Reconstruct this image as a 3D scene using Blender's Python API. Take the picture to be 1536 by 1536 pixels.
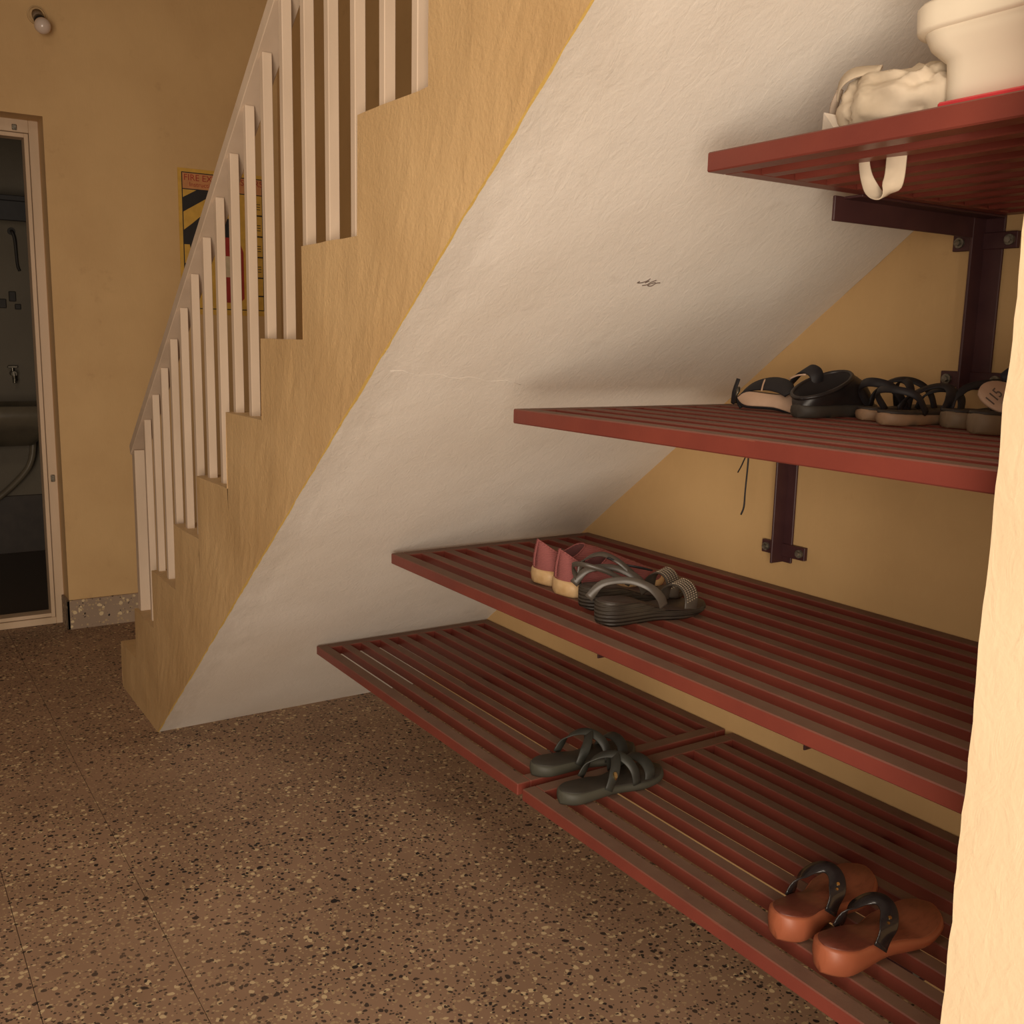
import bpy, bmesh, math, random
from mathutils import Vector, Matrix, noise
random.seed(7)
R = math.radians
for o in list(bpy.data.objects): bpy.data.objects.remove(o, do_unlink=True)
SC = bpy.context.scene
COL = SC.collection

# ------------------------------------------------------------------ camera, light, exposure
cam = bpy.data.cameras.new('camera'); co = bpy.data.objects.new('camera', cam); COL.objects.link(co)
r_ = Vector((0.54482455, 0.83827022, 0.0216623)); u_ = Vector((-0.15412677, 0.07471322, 0.98522225)); f_ = Vector((-0.82426401, 0.540112, -0.16990547))
M = Matrix.Identity(4)
for i in range(3):
    M[i][0] = r_[i]; M[i][1] = u_[i]; M[i][2] = -f_[i]
M.translation = Vector((3.6623, -0.7344, 1.2687))
co.matrix_world = M
cam.sensor_width = 36; cam.lens = 1505.71 * 36 / 1536; cam.clip_start = .02
SC.camera = co
vs = SC.view_settings
SC.display_settings.display_device = 'sRGB'
vs.view_transform = 'Standard'; vs.look = 'None'; vs.gamma = 1; vs.exposure = 0.0
try: vs.use_curve_mapping = False
except Exception: pass
w = bpy.data.worlds.new('world'); SC.world = w; w.use_nodes = True
bg = w.node_tree.nodes['Background']; bg.inputs[0].default_value = (1, .74, .5, 1); bg.inputs[1].default_value = .02

def area(name, loc, target, sx, sy, power, col):
    l = bpy.data.lights.new(name, 'AREA'); l.shape = 'RECTANGLE'; l.size = sx; l.size_y = sy; l.energy = power; l.color = col
    o = bpy.data.objects.new(name, l); COL.objects.link(o); o.location = loc
    o.rotation_euler = (Vector(target) - Vector(loc)).to_track_quat('-Z', 'Y').to_euler(); return o
area('doorway_daylight', (4.62, -1.62, 1.0), (1.9, -.05, .6), 1.25, 1.85, 104, (1, .86, .70))
area('near_floor_fill', (2.7, -1.25, 3.0), (2.7, -1.2, 0), 1.0, 1.0, 24, (1, .86, .70))  # added fill lamp below the closed ceiling, brightens the near floor

# ------------------------------------------------------------------ helpers
def link(name, me, mats, parent=None):
    o = bpy.data.objects.new(name, me); COL.objects.link(o)
    for m in (mats if isinstance(mats, (list, tuple)) else [mats]):
        if me is not None and m is not None and m.name not in me.materials: me.materials.append(m)
    if parent: o.parent = parent
    return o
def bmo(name, bm, mats, parent=None, smooth=False):
    bmesh.ops.recalc_face_normals(bm, faces=bm.faces)
    me = bpy.data.meshes.new(name); bm.to_mesh(me); bm.free()
    if smooth:
        for f in me.polygons: f.use_smooth = True
    return link(name, me, mats, parent)
def thing(name, label, cat, loc=(0, 0, 0), rz=0, group=None):
    o = bpy.data.objects.new(name, None); COL.objects.link(o); o.location = loc; o.rotation_euler = (0, 0, rz)
    o.empty_display_size = .05
    o['label'] = label; o['category'] = cat
    if group: o['group'] = group
    return o
def tag(o, label=None, cat=None, group=None, kind=None):
    for k, v in (('label', label), ('category', cat), ('group', group), ('kind', kind)):
        if v: o[k] = v
    return o
def bx(bm, x0, x1, y0, y1, z0, z1, mi=0, bevel=0):
    vs_ = [bm.verts.new((x, y, z)) for x in (x0, x1) for y in (y0, y1) for z in (z0, z1)]
    fs = []
    for q in ((0, 1, 3, 2), (4, 6, 7, 5), (0, 4, 5, 1), (2, 3, 7, 6), (0, 2, 6, 4), (1, 5, 7, 3)):
        f = bm.faces.new([vs_[i] for i in q]); f.material_index = mi; fs.append(f)
    if bevel:
        es = {e for f in fs for e in f.edges}
        bmesh.ops.bevel(bm, geom=list(es), offset=bevel, segments=1, affect='EDGES', profile=.5)
def box(name, x0, x1, y0, y1, z0, z1, mats, parent=None, bevel=0):
    bm = bmesh.new(); bx(bm, x0, x1, y0, y1, z0, z1, 0, bevel); return bmo(name, bm, mats, parent)
def cyl(bm, p0, p1, r0, r1=None, n=16, mi=0, caps=True):
    r1 = r0 if r1 is None else r1
    p0, p1 = Vector(p0), Vector(p1); d = (p1 - p0).normalized()
    a = d.orthogonal().normalized(); b = d.cross(a)
    A = [bm.verts.new(p0 + (a * math.cos(t) + b * math.sin(t)) * r0) for t in [2 * math.pi * i / n for i in range(n)]]
    B = [bm.verts.new(p1 + (a * math.cos(t) + b * math.sin(t)) * r1) for t in [2 * math.pi * i / n for i in range(n)]]
    for i in range(n):
        f = bm.faces.new((A[i], A[(i + 1) % n], B[(i + 1) % n], B[i])); f.material_index = mi
    if caps:
        bm.faces.new(A[::-1]).material_index = mi; bm.faces.new(B).material_index = mi
def tube(bm, pts, rad, n=8):
    rings = []
    pts = [Vector(p) for p in pts]
    for i, p in enumerate(pts):
        d = (pts[min(i + 1, len(pts) - 1)] - pts[max(i - 1, 0)]).normalized()
        a = d.cross(Vector((.3, .2, 1))).normalized(); b = d.cross(a)
        rr = rad[i] if isinstance(rad, (list, tuple)) else rad
        rings.append([bm.verts.new(p + (a * math.cos(t) + b * math.sin(t)) * rr) for t in [2 * math.pi * k / n for k in range(n)]])
    for A, B in zip(rings, rings[1:]):
        for i in range(n): bm.faces.new((A[i], A[(i + 1) % n], B[(i + 1) % n], B[i]))
    bm.faces.new(rings[0][::-1]); bm.faces.new(rings[-1])
def loft(bm, rings, close0=True, close1=True, mi=0):
    R_ = [[bm.verts.new(p) for p in r] for r in rings]
    n = len(R_[0])
    for A, B in zip(R_, R_[1:]):
        for i in range(n):
            f = bm.faces.new((A[i], A[(i + 1) % n], B[(i + 1) % n], B[i])); f.material_index = mi
    if close0: bm.faces.new(R_[0][::-1]).material_index = mi
    if close1: bm.faces.new(R_[-1]).material_index = mi
    return R_
def cr(pts, n):      # catmull-rom through control tuples
    P = [Vector(p) for p in pts]; P = [P[0] * 2 - P[1]] + P + [P[-1] * 2 - P[-2]]; out = []
    for i in range(1, len(P) - 2):
        for k in range(n):
            t = k / n; a, b, c, d = P[i - 1:i + 3]
            out.append(.5 * ((2 * b) + (c - a) * t + (2 * a - 5 * b + 4 * c - d) * t * t + (3 * b - a - 3 * c + d) * t ** 3))
    out.append(P[-2]); return out
def ribbon(name, pts, width, wdir, th, mats, parent, n=6, smooth=True):
    """strap swept along control points; width, wdir may vary per control point"""
    k = len(pts)
    W_ = width if isinstance(width, (list, tuple)) else [width] * k
    D_ = wdir if isinstance(wdir[0], (list, tuple)) else [wdir] * k
    P = cr(pts, n); Wc = [v.x for v in cr([(x, 0, 0) for x in W_], n)]; Dc = cr(D_, n)
    rings = []
    for i, p in enumerate(P):
        t = (P[min(i + 1, len(P) - 1)] - P[max(i - 1, 0)]).normalized()
        d = Dc[i].normalized(); d = (d - t * d.dot(t)).normalized(); nn = t.cross(d)
        h = Wc[i] / 2; e = th * .5
        rings.append([p + d * h * .9 + nn * e, p + nn * e * 1.25, p - d * h * .9 + nn * e, p - d * h, p - d * h * .9 - nn * e, p - nn * e * .8, p + d * h * .9 - nn * e, p + d * h])
    bm = bmesh.new(); loft(bm, rings)
    return bmo(name, bm, mats, parent, smooth)

# ------------------------------------------------------------------ materials
def nt(name, rough=.6, metal=0, spec=.5):
    m = bpy.data.materials.new(name); m.use_nodes = True; N = m.node_tree.nodes; L = m.node_tree.links
    b = N['Principled BSDF']; b.inputs['Roughness'].default_value = rough; b.inputs['Metallic'].default_value = metal
    b.inputs['Specular IOR Level'].default_value = spec
    return m, N, L, b
def coords(N, L, scale=(1, 1, 1), rot=(0, 0, 0)):
    t = N.new('ShaderNodeTexCoord'); mp = N.new('ShaderNodeMapping'); mp.inputs['Scale'].default_value = scale; mp.inputs['Rotation'].default_value = rot
    L.new(t.outputs['Object'], mp.inputs['Vector']); return mp.outputs[0]
def noi(N, L, v, scale, detail=4, rough=.55):
    n = N.new('ShaderNodeTexNoise'); n.inputs['Scale'].default_value = scale; n.inputs['Detail'].default_value = detail; n.inputs['Roughness'].default_value = rough
    L.new(v, n.inputs['Vector']); return n.outputs['Fac']
def ramp(N, L, f, a, b, ca=(0, 0, 0, 1), cb=(1, 1, 1, 1)):
    r = N.new('ShaderNodeValToRGB'); r.color_ramp.elements[0].position = a; r.color_ramp.elements[1].position = b
    r.color_ramp.elements[0].color = (*ca[:3], 1); r.color_ramp.elements[1].color = (*cb[:3], 1)
    L.new(f, r.inputs[0]); return r.outputs[0]
def mix(N, L, f, a, b):
    m = N.new('ShaderNodeMix'); m.data_type = 'RGBA'
    for i, v in ((0, f), (6, a), (7, b)):
        if isinstance(v, (int, float)): m.inputs[i].default_value = v
        elif isinstance(v, tuple): m.inputs[i].default_value = (*v[:3], 1)
        else: L.new(v, m.inputs[i])
    return m.outputs[2]
def math_(N, L, op, a, b=None):
    m = N.new('ShaderNodeMath'); m.operation = op
    for i, v in enumerate((a, b)):
        if v is None: continue
        if isinstance(v, (int, float)): m.inputs[i].default_value = v
        else: L.new(v, m.inputs[i])
    return m.outputs[0]
def bump(N, L, b, h, dist, strength=1.0, prev=None):
    n = N.new('ShaderNodeBump'); n.inputs['Distance'].default_value = dist; n.inputs['Strength'].default_value = strength
    L.new(h, n.inputs['Height'])
    if prev: L.new(prev, n.inputs['Normal'])
    L.new(n.outputs[0], b.inputs['Normal']); return n.outputs[0]
def simple(name, c1, c2=None, rough=.6, scale=20, bd=0, metal=0, spec=.4, stretch=(1, 1, 1)):
    m, N, L, b = nt(name, rough, metal, spec); c2 = c2 or tuple(x * .75 for x in c1)
    v = coords(N, L, stretch); f = noi(N, L, v, scale)
    L.new(ramp(N, L, f, .35, .65, c2, c1), b.inputs['Base Color'])
    if bd: bump(N, L, b, f, bd)
    return m
def plaster(name, c1, c2, dark, strokes=(1, 1, .42), bd=.0016, edge=None, rough=.6, rot=(0, 0, 0), spotscale=9, fine=.0010, sscale=55):
    m, N, L, b = nt(name, rough, 0, .35)
    v = coords(N, L); vs2 = coords(N, L, strokes, rot)
    big = noi(N, L, v, 2.2, 5); st = noi(N, L, vs2, sscale, 4); st.node.inputs['Distortion'].default_value = 1.2
    c = mix(N, L, ramp(N, L, big, .35, .68), c1, c2)
    c = mix(N, L, math_(N, L, 'MULTIPLY', ramp(N, L, st, .52, .75), .10), c, tuple(min(1, x * 1.12) for x in c1))
    sp = noi(N, L, v, spotscale, 6, .7)
    c = mix(N, L, math_(N, L, 'MULTIPLY', ramp(N, L, sp, .62, .78), .35), c, dark)
    if edge is not None:      # overpaint of the neighbouring colour along the arris
        s = N.new('ShaderNodeSeparateXYZ'); t = N.new('ShaderNodeTexCoord'); L.new(t.outputs['Object'], s.inputs[0])
        wob = math_(N, L, 'MULTIPLY', math_(N, L, 'SUBTRACT', noi(N, L, v, 14, 3), .5), .010)
        k = math_(N, L, 'LESS_THAN', math_(N, L, 'ADD', s.outputs[1], wob), .0045)
        c = mix(N, L, k, c, edge)
        ww = math_(N, L, 'ADD', s.outputs[1], math_(N, L, 'MULTIPLY', noi(N, L, coords(N, L, (.35, 1, .35), (0, R(-37), 0)), 26, 6, .7), .22))
        gr = math_(N, L, 'MULTIPLY', math_(N, L, 'SUBTRACT', 1, ramp(N, L, ww, .12, .20)), .34)
        c = mix(N, L, math_(N, L, 'MULTIPLY', gr, math_(N, L, 'SUBTRACT', 1, k)), c, dark)
    L.new(c, b.inputs['Base Color'])
    p = bump(N, L, b, noi(N, L, v, 7, 3), .004, .5)
    p = bump(N, L, b, st, bd, 1, p)
    bump(N, L, b, noi(N, L, v, 140, 3), fine, .5, p)
    return m
YEL = (.60, .43, .205); YEL2 = (.52, .35, .155)
M_WALL = plaster('yellow_wall_paint', (.61, .40, .185), (.53, .335, .15), (.30, .17, .06), bd=.0005, fine=.0004)
M_STR = plaster('ochre_stair_plaster', (.55, .37, .185), (.44, .28, .13), (.33, .20, .08), bd=.0014, strokes=(1, 1, .7), sscale=38, fine=.0022)
M_SOF = plaster('white_soffit_plaster', (.80, .75, .68), (.72, .66, .58), (.46, .40, .33), bd=.0009, edge=(.62, .42, .12), strokes=(.5, 1, .5))
M_PIL = plaster('cream_pillar_plaster', (.72, .57, .385), (.65, .50, .32), (.45, .36, .22), bd=.0010)
M_CEIL = simple('ceiling_paint', (.26, .19, .12), rough=.8)
M_HALL = simple('hall_wall_paint', (.20, .14, .08), rough=.8)
M_DARKW = plaster('washroom_wall_paint', (.15, .12, .08), (.12, .095, .065), (.08, .06, .04), bd=.0004)  # paint darkened to carry the dimness of the unlit room
M_SKIRT = simple('dark_skirting', (.05, .035, .025), rough=.5)

def terrazzo(name, base, base2, sc=85, dens=1.0, rough=.42):
    m, N, L, b = nt(name, rough, 0, .2)
    v = coords(N, L); warp = N.new('ShaderNodeVectorMath'); warp.operation = 'ADD'
    nz = N.new('ShaderNodeTexNoise'); nz.inputs['Scale'].default_value = 45; L.new(v, nz.inputs['Vector'])
    sc_ = N.new('ShaderNodeVectorMath'); sc_.operation = 'SCALE'; sc_.inputs['Scale'].default_value = .014
    L.new(nz.outputs['Color'], sc_.inputs[0]); L.new(v, warp.inputs[0]); L.new(sc_.outputs[0], warp.inputs[1])
    c = mix(N, L, ramp(N, L, noi(N, L, v, 3, 5), .35, .65), base, base2)
    def chips(scale, thr, size, col, cprev, off):
        vo = N.new('ShaderNodeTexVoronoi'); vo.inputs['Scale'].default_value = scale; vo.inputs['Randomness'].default_value = 1
        mp = N.new('ShaderNodeMapping'); mp.inputs['Location'].default_value = (off, off * 2, off); L.new(warp.outputs[0], mp.inputs['Vector']); L.new(mp.outputs[0], vo.inputs['Vector'])
        s = N.new('ShaderNodeSeparateColor'); L.new(vo.outputs['Color'], s.inputs[0])
        pick = math_(N, L, 'LESS_THAN', s.outputs[0], thr)
        rad = math_(N, L, 'MULTIPLY', math_(N, L, 'ADD', math_(N, L, 'MULTIPLY', s.outputs[1], .6), .5), size)
        ins = math_(N, L, 'LESS_THAN', vo.outputs['Distance'], rad)
        return mix(N, L, math_(N, L, 'MULTIPLY', pick, ins), cprev, col)
    c = chips(sc * 1.3, .55 * dens, .42, (.42, .30, .17), c, 3.1)
    c = chips(sc * .8, .24 * dens, .42, (.60, .46, .27), c, 7.7)
    c = chips(sc * 1.6, .25 * dens, .40, (.035, .026, .022), c, 11.3)
    c = chips(sc, .34 * dens, .40, (.028, .022, .02), c, 0)
    c = chips(sc * .62, .10 * dens, .36, (.02, .016, .016), c, 5.3)
    dust = ramp(N, L, noi(N, L, v, 1.7, 4), .45, .7)
    c = mix(N, L, math_(N, L, 'MULTIPLY', dust, .30), c, base)
    L.new(c, b.inputs['Base Color'])
    L.new(ramp(N, L, noi(N, L, v, 2.5, 4), .3, .7, (.5, .5, .5), (.7, .7, .7)), b.inputs['Roughness'])
    return m
M_FLOOR = terrazzo('terrazzo_floor', (.325, .205, .132), (.25, .155, .098))
M_BASE = terrazzo('terrazzo_skirting', (.36, .26, .18), (.28, .2, .14), sc=60, dens=.8)
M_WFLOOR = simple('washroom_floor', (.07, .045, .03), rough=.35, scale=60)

def shelf_paint():
    m, N, L, b = nt('red_oxide_shelf_paint', .42, 0, .4)
    v = coords(N, L); g = N.new('ShaderNodeNewGeometry'); s = N.new('ShaderNodeSeparateXYZ'); L.new(g.outputs['Normal'], s.inputs[0])
    red = mix(N, L, ramp(N, L, noi(N, L, v, 6, 5), .35, .7), (.185, .040, .027), (.145, .031, .023))
    sc = noi(N, L, coords(N, L, (.25, 3, 3)), 40, 4, .7)
    red = mix(N, L, math_(N, L, 'MULTIPLY', ramp(N, L, sc, .66, .76), .4), red, (.42, .20, .12))
    du = mix(N, L, ramp(N, L, noi(N, L, v, 12, 5), .3, .7), (.170, .100, .064), (.135, .070, .046))
    up = ramp(N, L, s.outputs[2], .55, .95)
    L.new(mix(N, L, math_(N, L, 'MULTIPLY', up, .96), red, du), b.inputs['Base Color'])
    L.new(ramp(N, L, up, 0, 1, (.38, .38, .38), (.75, .75, .75)), b.inputs['Roughness'])
    bump(N, L, b, noi(N, L, v, 90, 3), .0006, .6)
    return m
M_SHELF = shelf_paint()
M_BRK = simple('maroon_bracket_paint', (.070, .026, .026), (.052, .018, .020), rough=.45, scale=14, bd=.0004)
M_BOLT = simple('zinc_bolt', (.30, .27, .22), (.12, .10, .07), rough=.4, metal=.6, scale=120)
M_RAIL = simple('cream_rail_paint', (.58, .45, .335), (.50, .38, .275), rough=.4, scale=8, bd=.0006, stretch=(1, 1, .3))
M_FRAME = simple('cream_door_frame_paint', (.60, .44, .30), (.50, .36, .23), rough=.5, scale=6, bd=.0006, stretch=(1, 1, .2))
M_GROOVE = simple('frame_groove', (.10, .05, .03))

# ------------------------------------------------------------------ setting
D = .8435; W = .9296; SLOPE = .754; XF = .494; H = 3.05
def wob(p, a=.0014):
    p = Vector(p); return a * noise.noise(p * 6) + a * .6 * noise.noise(p * 17 + Vector((5, 3, 1)))

# floor as cast slabs with thin recessed joints
fl = bpy.data.objects.new('floor', None); COL.objects.link(fl); fl['kind'] = 'structure'
ys = [-3.4, -2.1, -1.35, -.529, -.266, W + .1]
for a, b in zip(ys, ys[1:]):
    box('terrazzo_slab', -D - .12, 4.86, a + .0007, b - .0007, -.06, 0, M_FLOOR, fl)
box('joint_bed', -D - .12, 4.86, -3.4, W + .1, -.08, -.003, M_SKIRT, fl)
tag(box('ceiling', -D - .2, 4.86, -3.4, W + .12, H, H + .1, M_CEIL), kind='structure')
tag(box('wall_right', -D - .2, 4.86, W, W + .15, -.05, H, M_WALL), kind='structure')
tag(box('wall_left', -D - .2, 4.86, -3.55, -3.4, -.05, H, M_HALL), kind='structure')
bm = bmesh.new()
bx(bm, 4.7, 4.85, -3.4, -2.3, -.05, H); bx(bm, 4.7, 4.85, -.95, W, -.05, H); bx(bm, 4.7, 4.85, -2.3, -.95, 2.1, H)
tag(bmo('wall_near', bm, M_HALL), kind='structure')
# far wall with the door opening (wall 200 mm thick)
DY0, DY1, DZ = -.95, -.033, 2.092
bm = bmesh.new()
bx(bm, -D - .2, -D, -3.4, DY0, -.05, H); bx(bm, -D - .2, -D, DY1, W + .1, -.05, H); bx(bm, -D - .2, -D, DY0, DY1, DZ, H)
tag(bmo('wall_far', bm, M_WALL), kind='structure')
# skirting of terrazzo, one run on the wall and its return into the reveal
bm = bmesh.new()
bx(bm, -D, -D + .012, DY1 - .012, W, 0, .128, 0, .002)
bx(bm, -D - .115, -D + .012, DY1 - .012, DY1 + .001, 0, .128, 0, .002)
tag(bmo('baseboard_far', bm, M_BASE), kind='structure')
tag(box('baseboard_left', -D, -D + .012, -3.4, DY0, 0, .128, M_BASE, bevel=.002), kind='structure')

# door frame, set back in the opening
FX = -D - .12
dr = bpy.data.objects.new('door_1', None); COL.objects.link(dr); dr['kind'] = 'structure'
def fr(name, y0, y1, z0, z1):
    bm = bmesh.new(); bx(bm, FX - .07, FX, y0, y1, z0, z1, 0, .002); return bmo(name, bm, M_FRAME, dr)
fr('jamb', DY1 - .036, DY1, 0, DZ - .0); fr('jamb', DY0, DY0 + .036, 0, DZ)
fr('head', DY0 + .036, DY1 - .036, DZ - .05, DZ); fr('threshold', DY0 + .036, DY1 - .036, 0, .03)
bm = bmesh.new()    # inner rebate strips behind a dark groove
bx(bm, FX - .075, FX - .006, DY1 - .054, DY1 - .038, .03, DZ - .052, 0, .001)
bx(bm, FX - .075, FX - .006, DY0 + .038, DY0 + .054, .03, DZ - .052, 0, .001)
bx(bm, FX - .075, FX - .006, DY0 + .054, DY1 - .054, DZ - .068, DZ - .052, 0, .001)
bx(bm, FX - .075, FX - .006, DY0 + .054, DY1 - .054, .032, .048, 0, .001)
bmo('rebate_strip', bm, M_FRAME, dr)
bm = bmesh.new(); bx(bm, FX, FX + .006, -.130, -.112, 2.048, 2.070, 0, .002); cyl(bm, (FX, -.121, 2.059), (FX + .014, -.121, 2.059), .006)
tag(bmo('bolt_keeper', bm, M_BOLT, dr), 'small metal bolt keeper on the head')
bm = bmesh.new(); bx(bm, FX, FX + .006, -.060, -.044, .625, .655, 0, .002); cyl(bm, (FX, -.052, .64), (FX + .014, -.052, .64), .005)
bmo('bolt_keeper', bm, M_BOLT, dr)

# washroom beyond the door, its dimness partly put into the wall and basin colours
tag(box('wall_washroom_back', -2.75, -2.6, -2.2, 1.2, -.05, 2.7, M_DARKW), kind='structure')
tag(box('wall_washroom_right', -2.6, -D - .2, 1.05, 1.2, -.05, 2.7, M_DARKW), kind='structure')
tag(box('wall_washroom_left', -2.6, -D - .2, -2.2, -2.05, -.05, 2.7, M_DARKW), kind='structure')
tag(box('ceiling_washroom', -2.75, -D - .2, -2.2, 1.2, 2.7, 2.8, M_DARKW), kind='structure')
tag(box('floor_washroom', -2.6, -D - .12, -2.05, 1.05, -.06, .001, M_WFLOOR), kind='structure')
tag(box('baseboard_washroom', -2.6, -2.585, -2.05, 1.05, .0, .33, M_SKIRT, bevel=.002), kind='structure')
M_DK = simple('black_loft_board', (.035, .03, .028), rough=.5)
t = thing('loft_shelf', 'dark board shelf high on the washroom wall beyond the door', 'shelf', (-2.6, -.3, 1.92))
bm = bmesh.new(); bx(bm, 0, .30, -1.7, 1.3, 0, .028, 0, .003); bmo('board', bm, M_DK, t)
bm = bmesh.new(); bx(bm, .272, .30, -1.7, 1.3, -.1, 0, 0, .003); bmo('front_lip', bm, M_DK, t)
M_CER = simple('darkened_ceramic', (.17, .135, .09), (.12, .095, .065), rough=.3, scale=6)  # ceramic darkened too, for the dim room
M_MET = simple('tarnished_tap_metal', (.22, .19, .15), (.08, .07, .05), rough=.35, metal=.8, scale=60)
t = thing('wash_basin', 'wash basin on the dark washroom wall, with pipe and tap', 'basin', (-2.6, -.05, .80))
def rrect(x0, x1, y0, y1, z, rad, n=5):
    out = []
    for cx, cy, a0 in ((x1 - rad, y1 - rad, 0), (x0 + rad, y1 - rad, 90), (x0 + rad, y0 + rad, 180), (x1 - rad, y0 + rad, 270)):
        for i in range(n + 1):
            a = R(a0 + 90 * i / n); out.append(Vector((cx + rad * math.cos(a), cy + rad * math.sin(a), z)))
    return out
bm = bmesh.new()
loft(bm, [rrect(.06, .28, -.18, .12, -.16, .06), rrect(.02, .36, -.26, .20, -.07, .06), rrect(0.001, .42, -.33, .27, -.03, .05), rrect(0.001, .43, -.34, .28, .06, .05), rrect(.04, .39, -.30, .24, .065, .05), rrect(.06, .36, -.26, .2, -.04, .05)])
bmo('bowl', bm, M_CER, t, True)
bm = bmesh.new(); tube(bm, cr([(.12, .12, -.10), (.12, .13, -.18), (.11, .10, -.30), (.08, .0, -.42), (.05, -.1, -.5), (.02, -.16, -.52)], 6), .018, 10)
bmo('waste_pipe', bm, M_CER, t, True)
bm = bmesh.new(); cyl(bm, (.0, .06, .22), (.10, .06, .22), .014); cyl(bm, (.09, .06, .23), (.10, .06, .17), .010); bx(bm, .03, .05, .035, .085, .25, .262, 0, .002); cyl(bm, (.04, .06, .22), (.04, .06, .255), .007)
bmo('tap', bm, M_MET, t)
M_MARK = simple('dark_wall_stain', (.035, .028, .022))
for y, z, a, b, lb in ((-.02, 1.40, .045, .05, 'dark metal plate on the washroom wall, leftmost of three above the basin'), (.035, 1.44, .035, .055, 'dark metal plate on the washroom wall, highest of three above the basin'), (.06, 1.385, .03, .03, 'smallest dark metal plate on the washroom wall, rightmost above the basin')):
    tag(box('wall_plate', -2.6, -2.585, y - a / 2, y + a / 2, z - b / 2, z + b / 2, M_MARK, bevel=.003), lb, 'wall plate', 'small dark plates on the washroom wall')
t = thing('wall_pipe', 'short dark bent pipe high on the washroom wall under the loft shelf', 'pipe', (-2.6, .05, 1.75))
bm = bmesh.new(); tube(bm, cr([(0, 0, .04), (.03, .0, .035), (.03, .01, 0), (.02, .015, -.06), (.012, .02, -.14), (.006, .03, -.17)], 5), .008, 8); bmo('bent_tube', bm, M_MARK, t, True)
bm = bmesh.new(); cyl(bm, (0, 0, .04), (.008, 0, .04), .02); bmo('flange', bm, M_MARK, t)

# ------------------------------------------------------------------ staircase
xs = [0.0, .232, .500, .780, 1.032, 1.290, 1.547, 1.790, 2.045, 2.292]
zs = [.170, .346, .533, .727, .898, 1.083, 1.258, 1.435, 1.630, 1.812]
while xs[-1] < 3.9: xs.append(xs[-1] + .256); zs.append(zs[-1] + .1815)
XE = xs[-1] + .256
def disp(p):
    p = Vector(p); return Vector((wob(p), wob(p + Vector((9, 0, 0)), .003), wob(p + Vector((0, 9, 0)))))
def soff(x): return max(0, (x - XF) * SLOPE)
bm = bmesh.new(); key = {}
def vt(p, fix=False):
    k = tuple(round(c, 4) for c in p)
    if k not in key:
        q = Vector(p)
        if p[2] > .0005 and p[1] < W - .001: q = q + disp(p)
        key[k] = bm.verts.new(q)
    return key[k]
def fc(ps):
    vv = []
    for p in ps:
        v = vt(p)
        if v not in vv: vv.append(v)
    if len(vv) >= 3:
        try: bm.faces.new(vv)
        except ValueError: pass
NC = 8
edge_x = []
def zcol(x, top, n): lo = soff(x); return [lo + (top - lo) * i / n for i in range(n + 1)]
bounds = xs + [XE]
for k, top in enumerate(zs):
    a, b = bounds[k], bounds[k + 1]
    cx = [a + (b - a) * i / NC for i in range(NC + 1)]
    if a < XF < b: cx[min(range(1, NC), key=lambda i: abs(cx[i] - XF))] = XF
    edge_x += cx[:-1] if k < len(zs) - 1 else cx
    for s, e in zip(cx, cx[1:]):
        nl = int((top - soff(b)) / .04)
        A, B = [soff(s) + .04 * j for j in range(nl)] + [top], [soff(e) + .04 * j for j in range(nl)] + [top]
        for i in range(nl): fc([(s, 0, A[i]), (e, 0, B[i]), (e, 0, B[i + 1]), (s, 0, A[i + 1])])
    Y = [W * j / 6 for j in range(7)]
    for y0, y1 in zip(Y, Y[1:]):
        for s, e in zip(cx, cx[1:]): fc([(s, y0, top), (e, y0, top), (e, y1, top), (s, y1, top)])
        z0 = zs[k - 1] if k else 0
        for i in range(3):
            fc([(a, y0, z0 + (top - z0) * i / 3), (a, y0, z0 + (top - z0) * (i + 1) / 3), (a, y1, z0 + (top - z0) * (i + 1) / 3), (a, y1, z0 + (top - z0) * i / 3)])
stair = bmo('staircase', bm, M_STR); tag(stair, kind='structure', label='ochre plastered concrete stair flight rising towards the shelves')
# soffit sheet, sharing the displaced arris
bm = bmesh.new(); G = []
sx = [x for x in edge_x if x >= XF - 1e-6]
sx = sorted(set([XF] + sx)); NY = 26
for x in sx:
    row = []
    for j in range(NY + 1):
        y = W * j / NY; p = (x, y, soff(x)); q = Vector(p)
        if p[2] > .0005: q += disp(p)
        row.append(bm.verts.new(q))
    G.append(row)
for A, B in zip(G, G[1:]):
    for j in range(NY): bm.faces.new((A[j], A[j + 1], B[j + 1], B[j]))
sof = bmo('soffit', bm, M_SOF, stair, True); sof['label'] = 'white painted sloping underside'
def text(name, s, size, mat_, mtx, ext=.0003, parent=None, shear=0, align='LEFT'):
    cu = bpy.data.curves.new(name, 'FONT'); cu.body = s; cu.size = size; cu.extrude = ext; cu.shear = shear; cu.align_x = align; cu.resolution_u = 3
    tmp = bpy.data.objects.new('t', cu); COL.objects.link(tmp)
    dg = bpy.context.evaluated_depsgraph_get(); dg.update()
    me = bpy.data.meshes.new_from_object(tmp.evaluated_get(dg)); bpy.data.objects.remove(tmp, do_unlink=True)
    me.transform(mtx); me.materials.clear(); me.name = name
    return link(name, me, mat_, parent)
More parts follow.
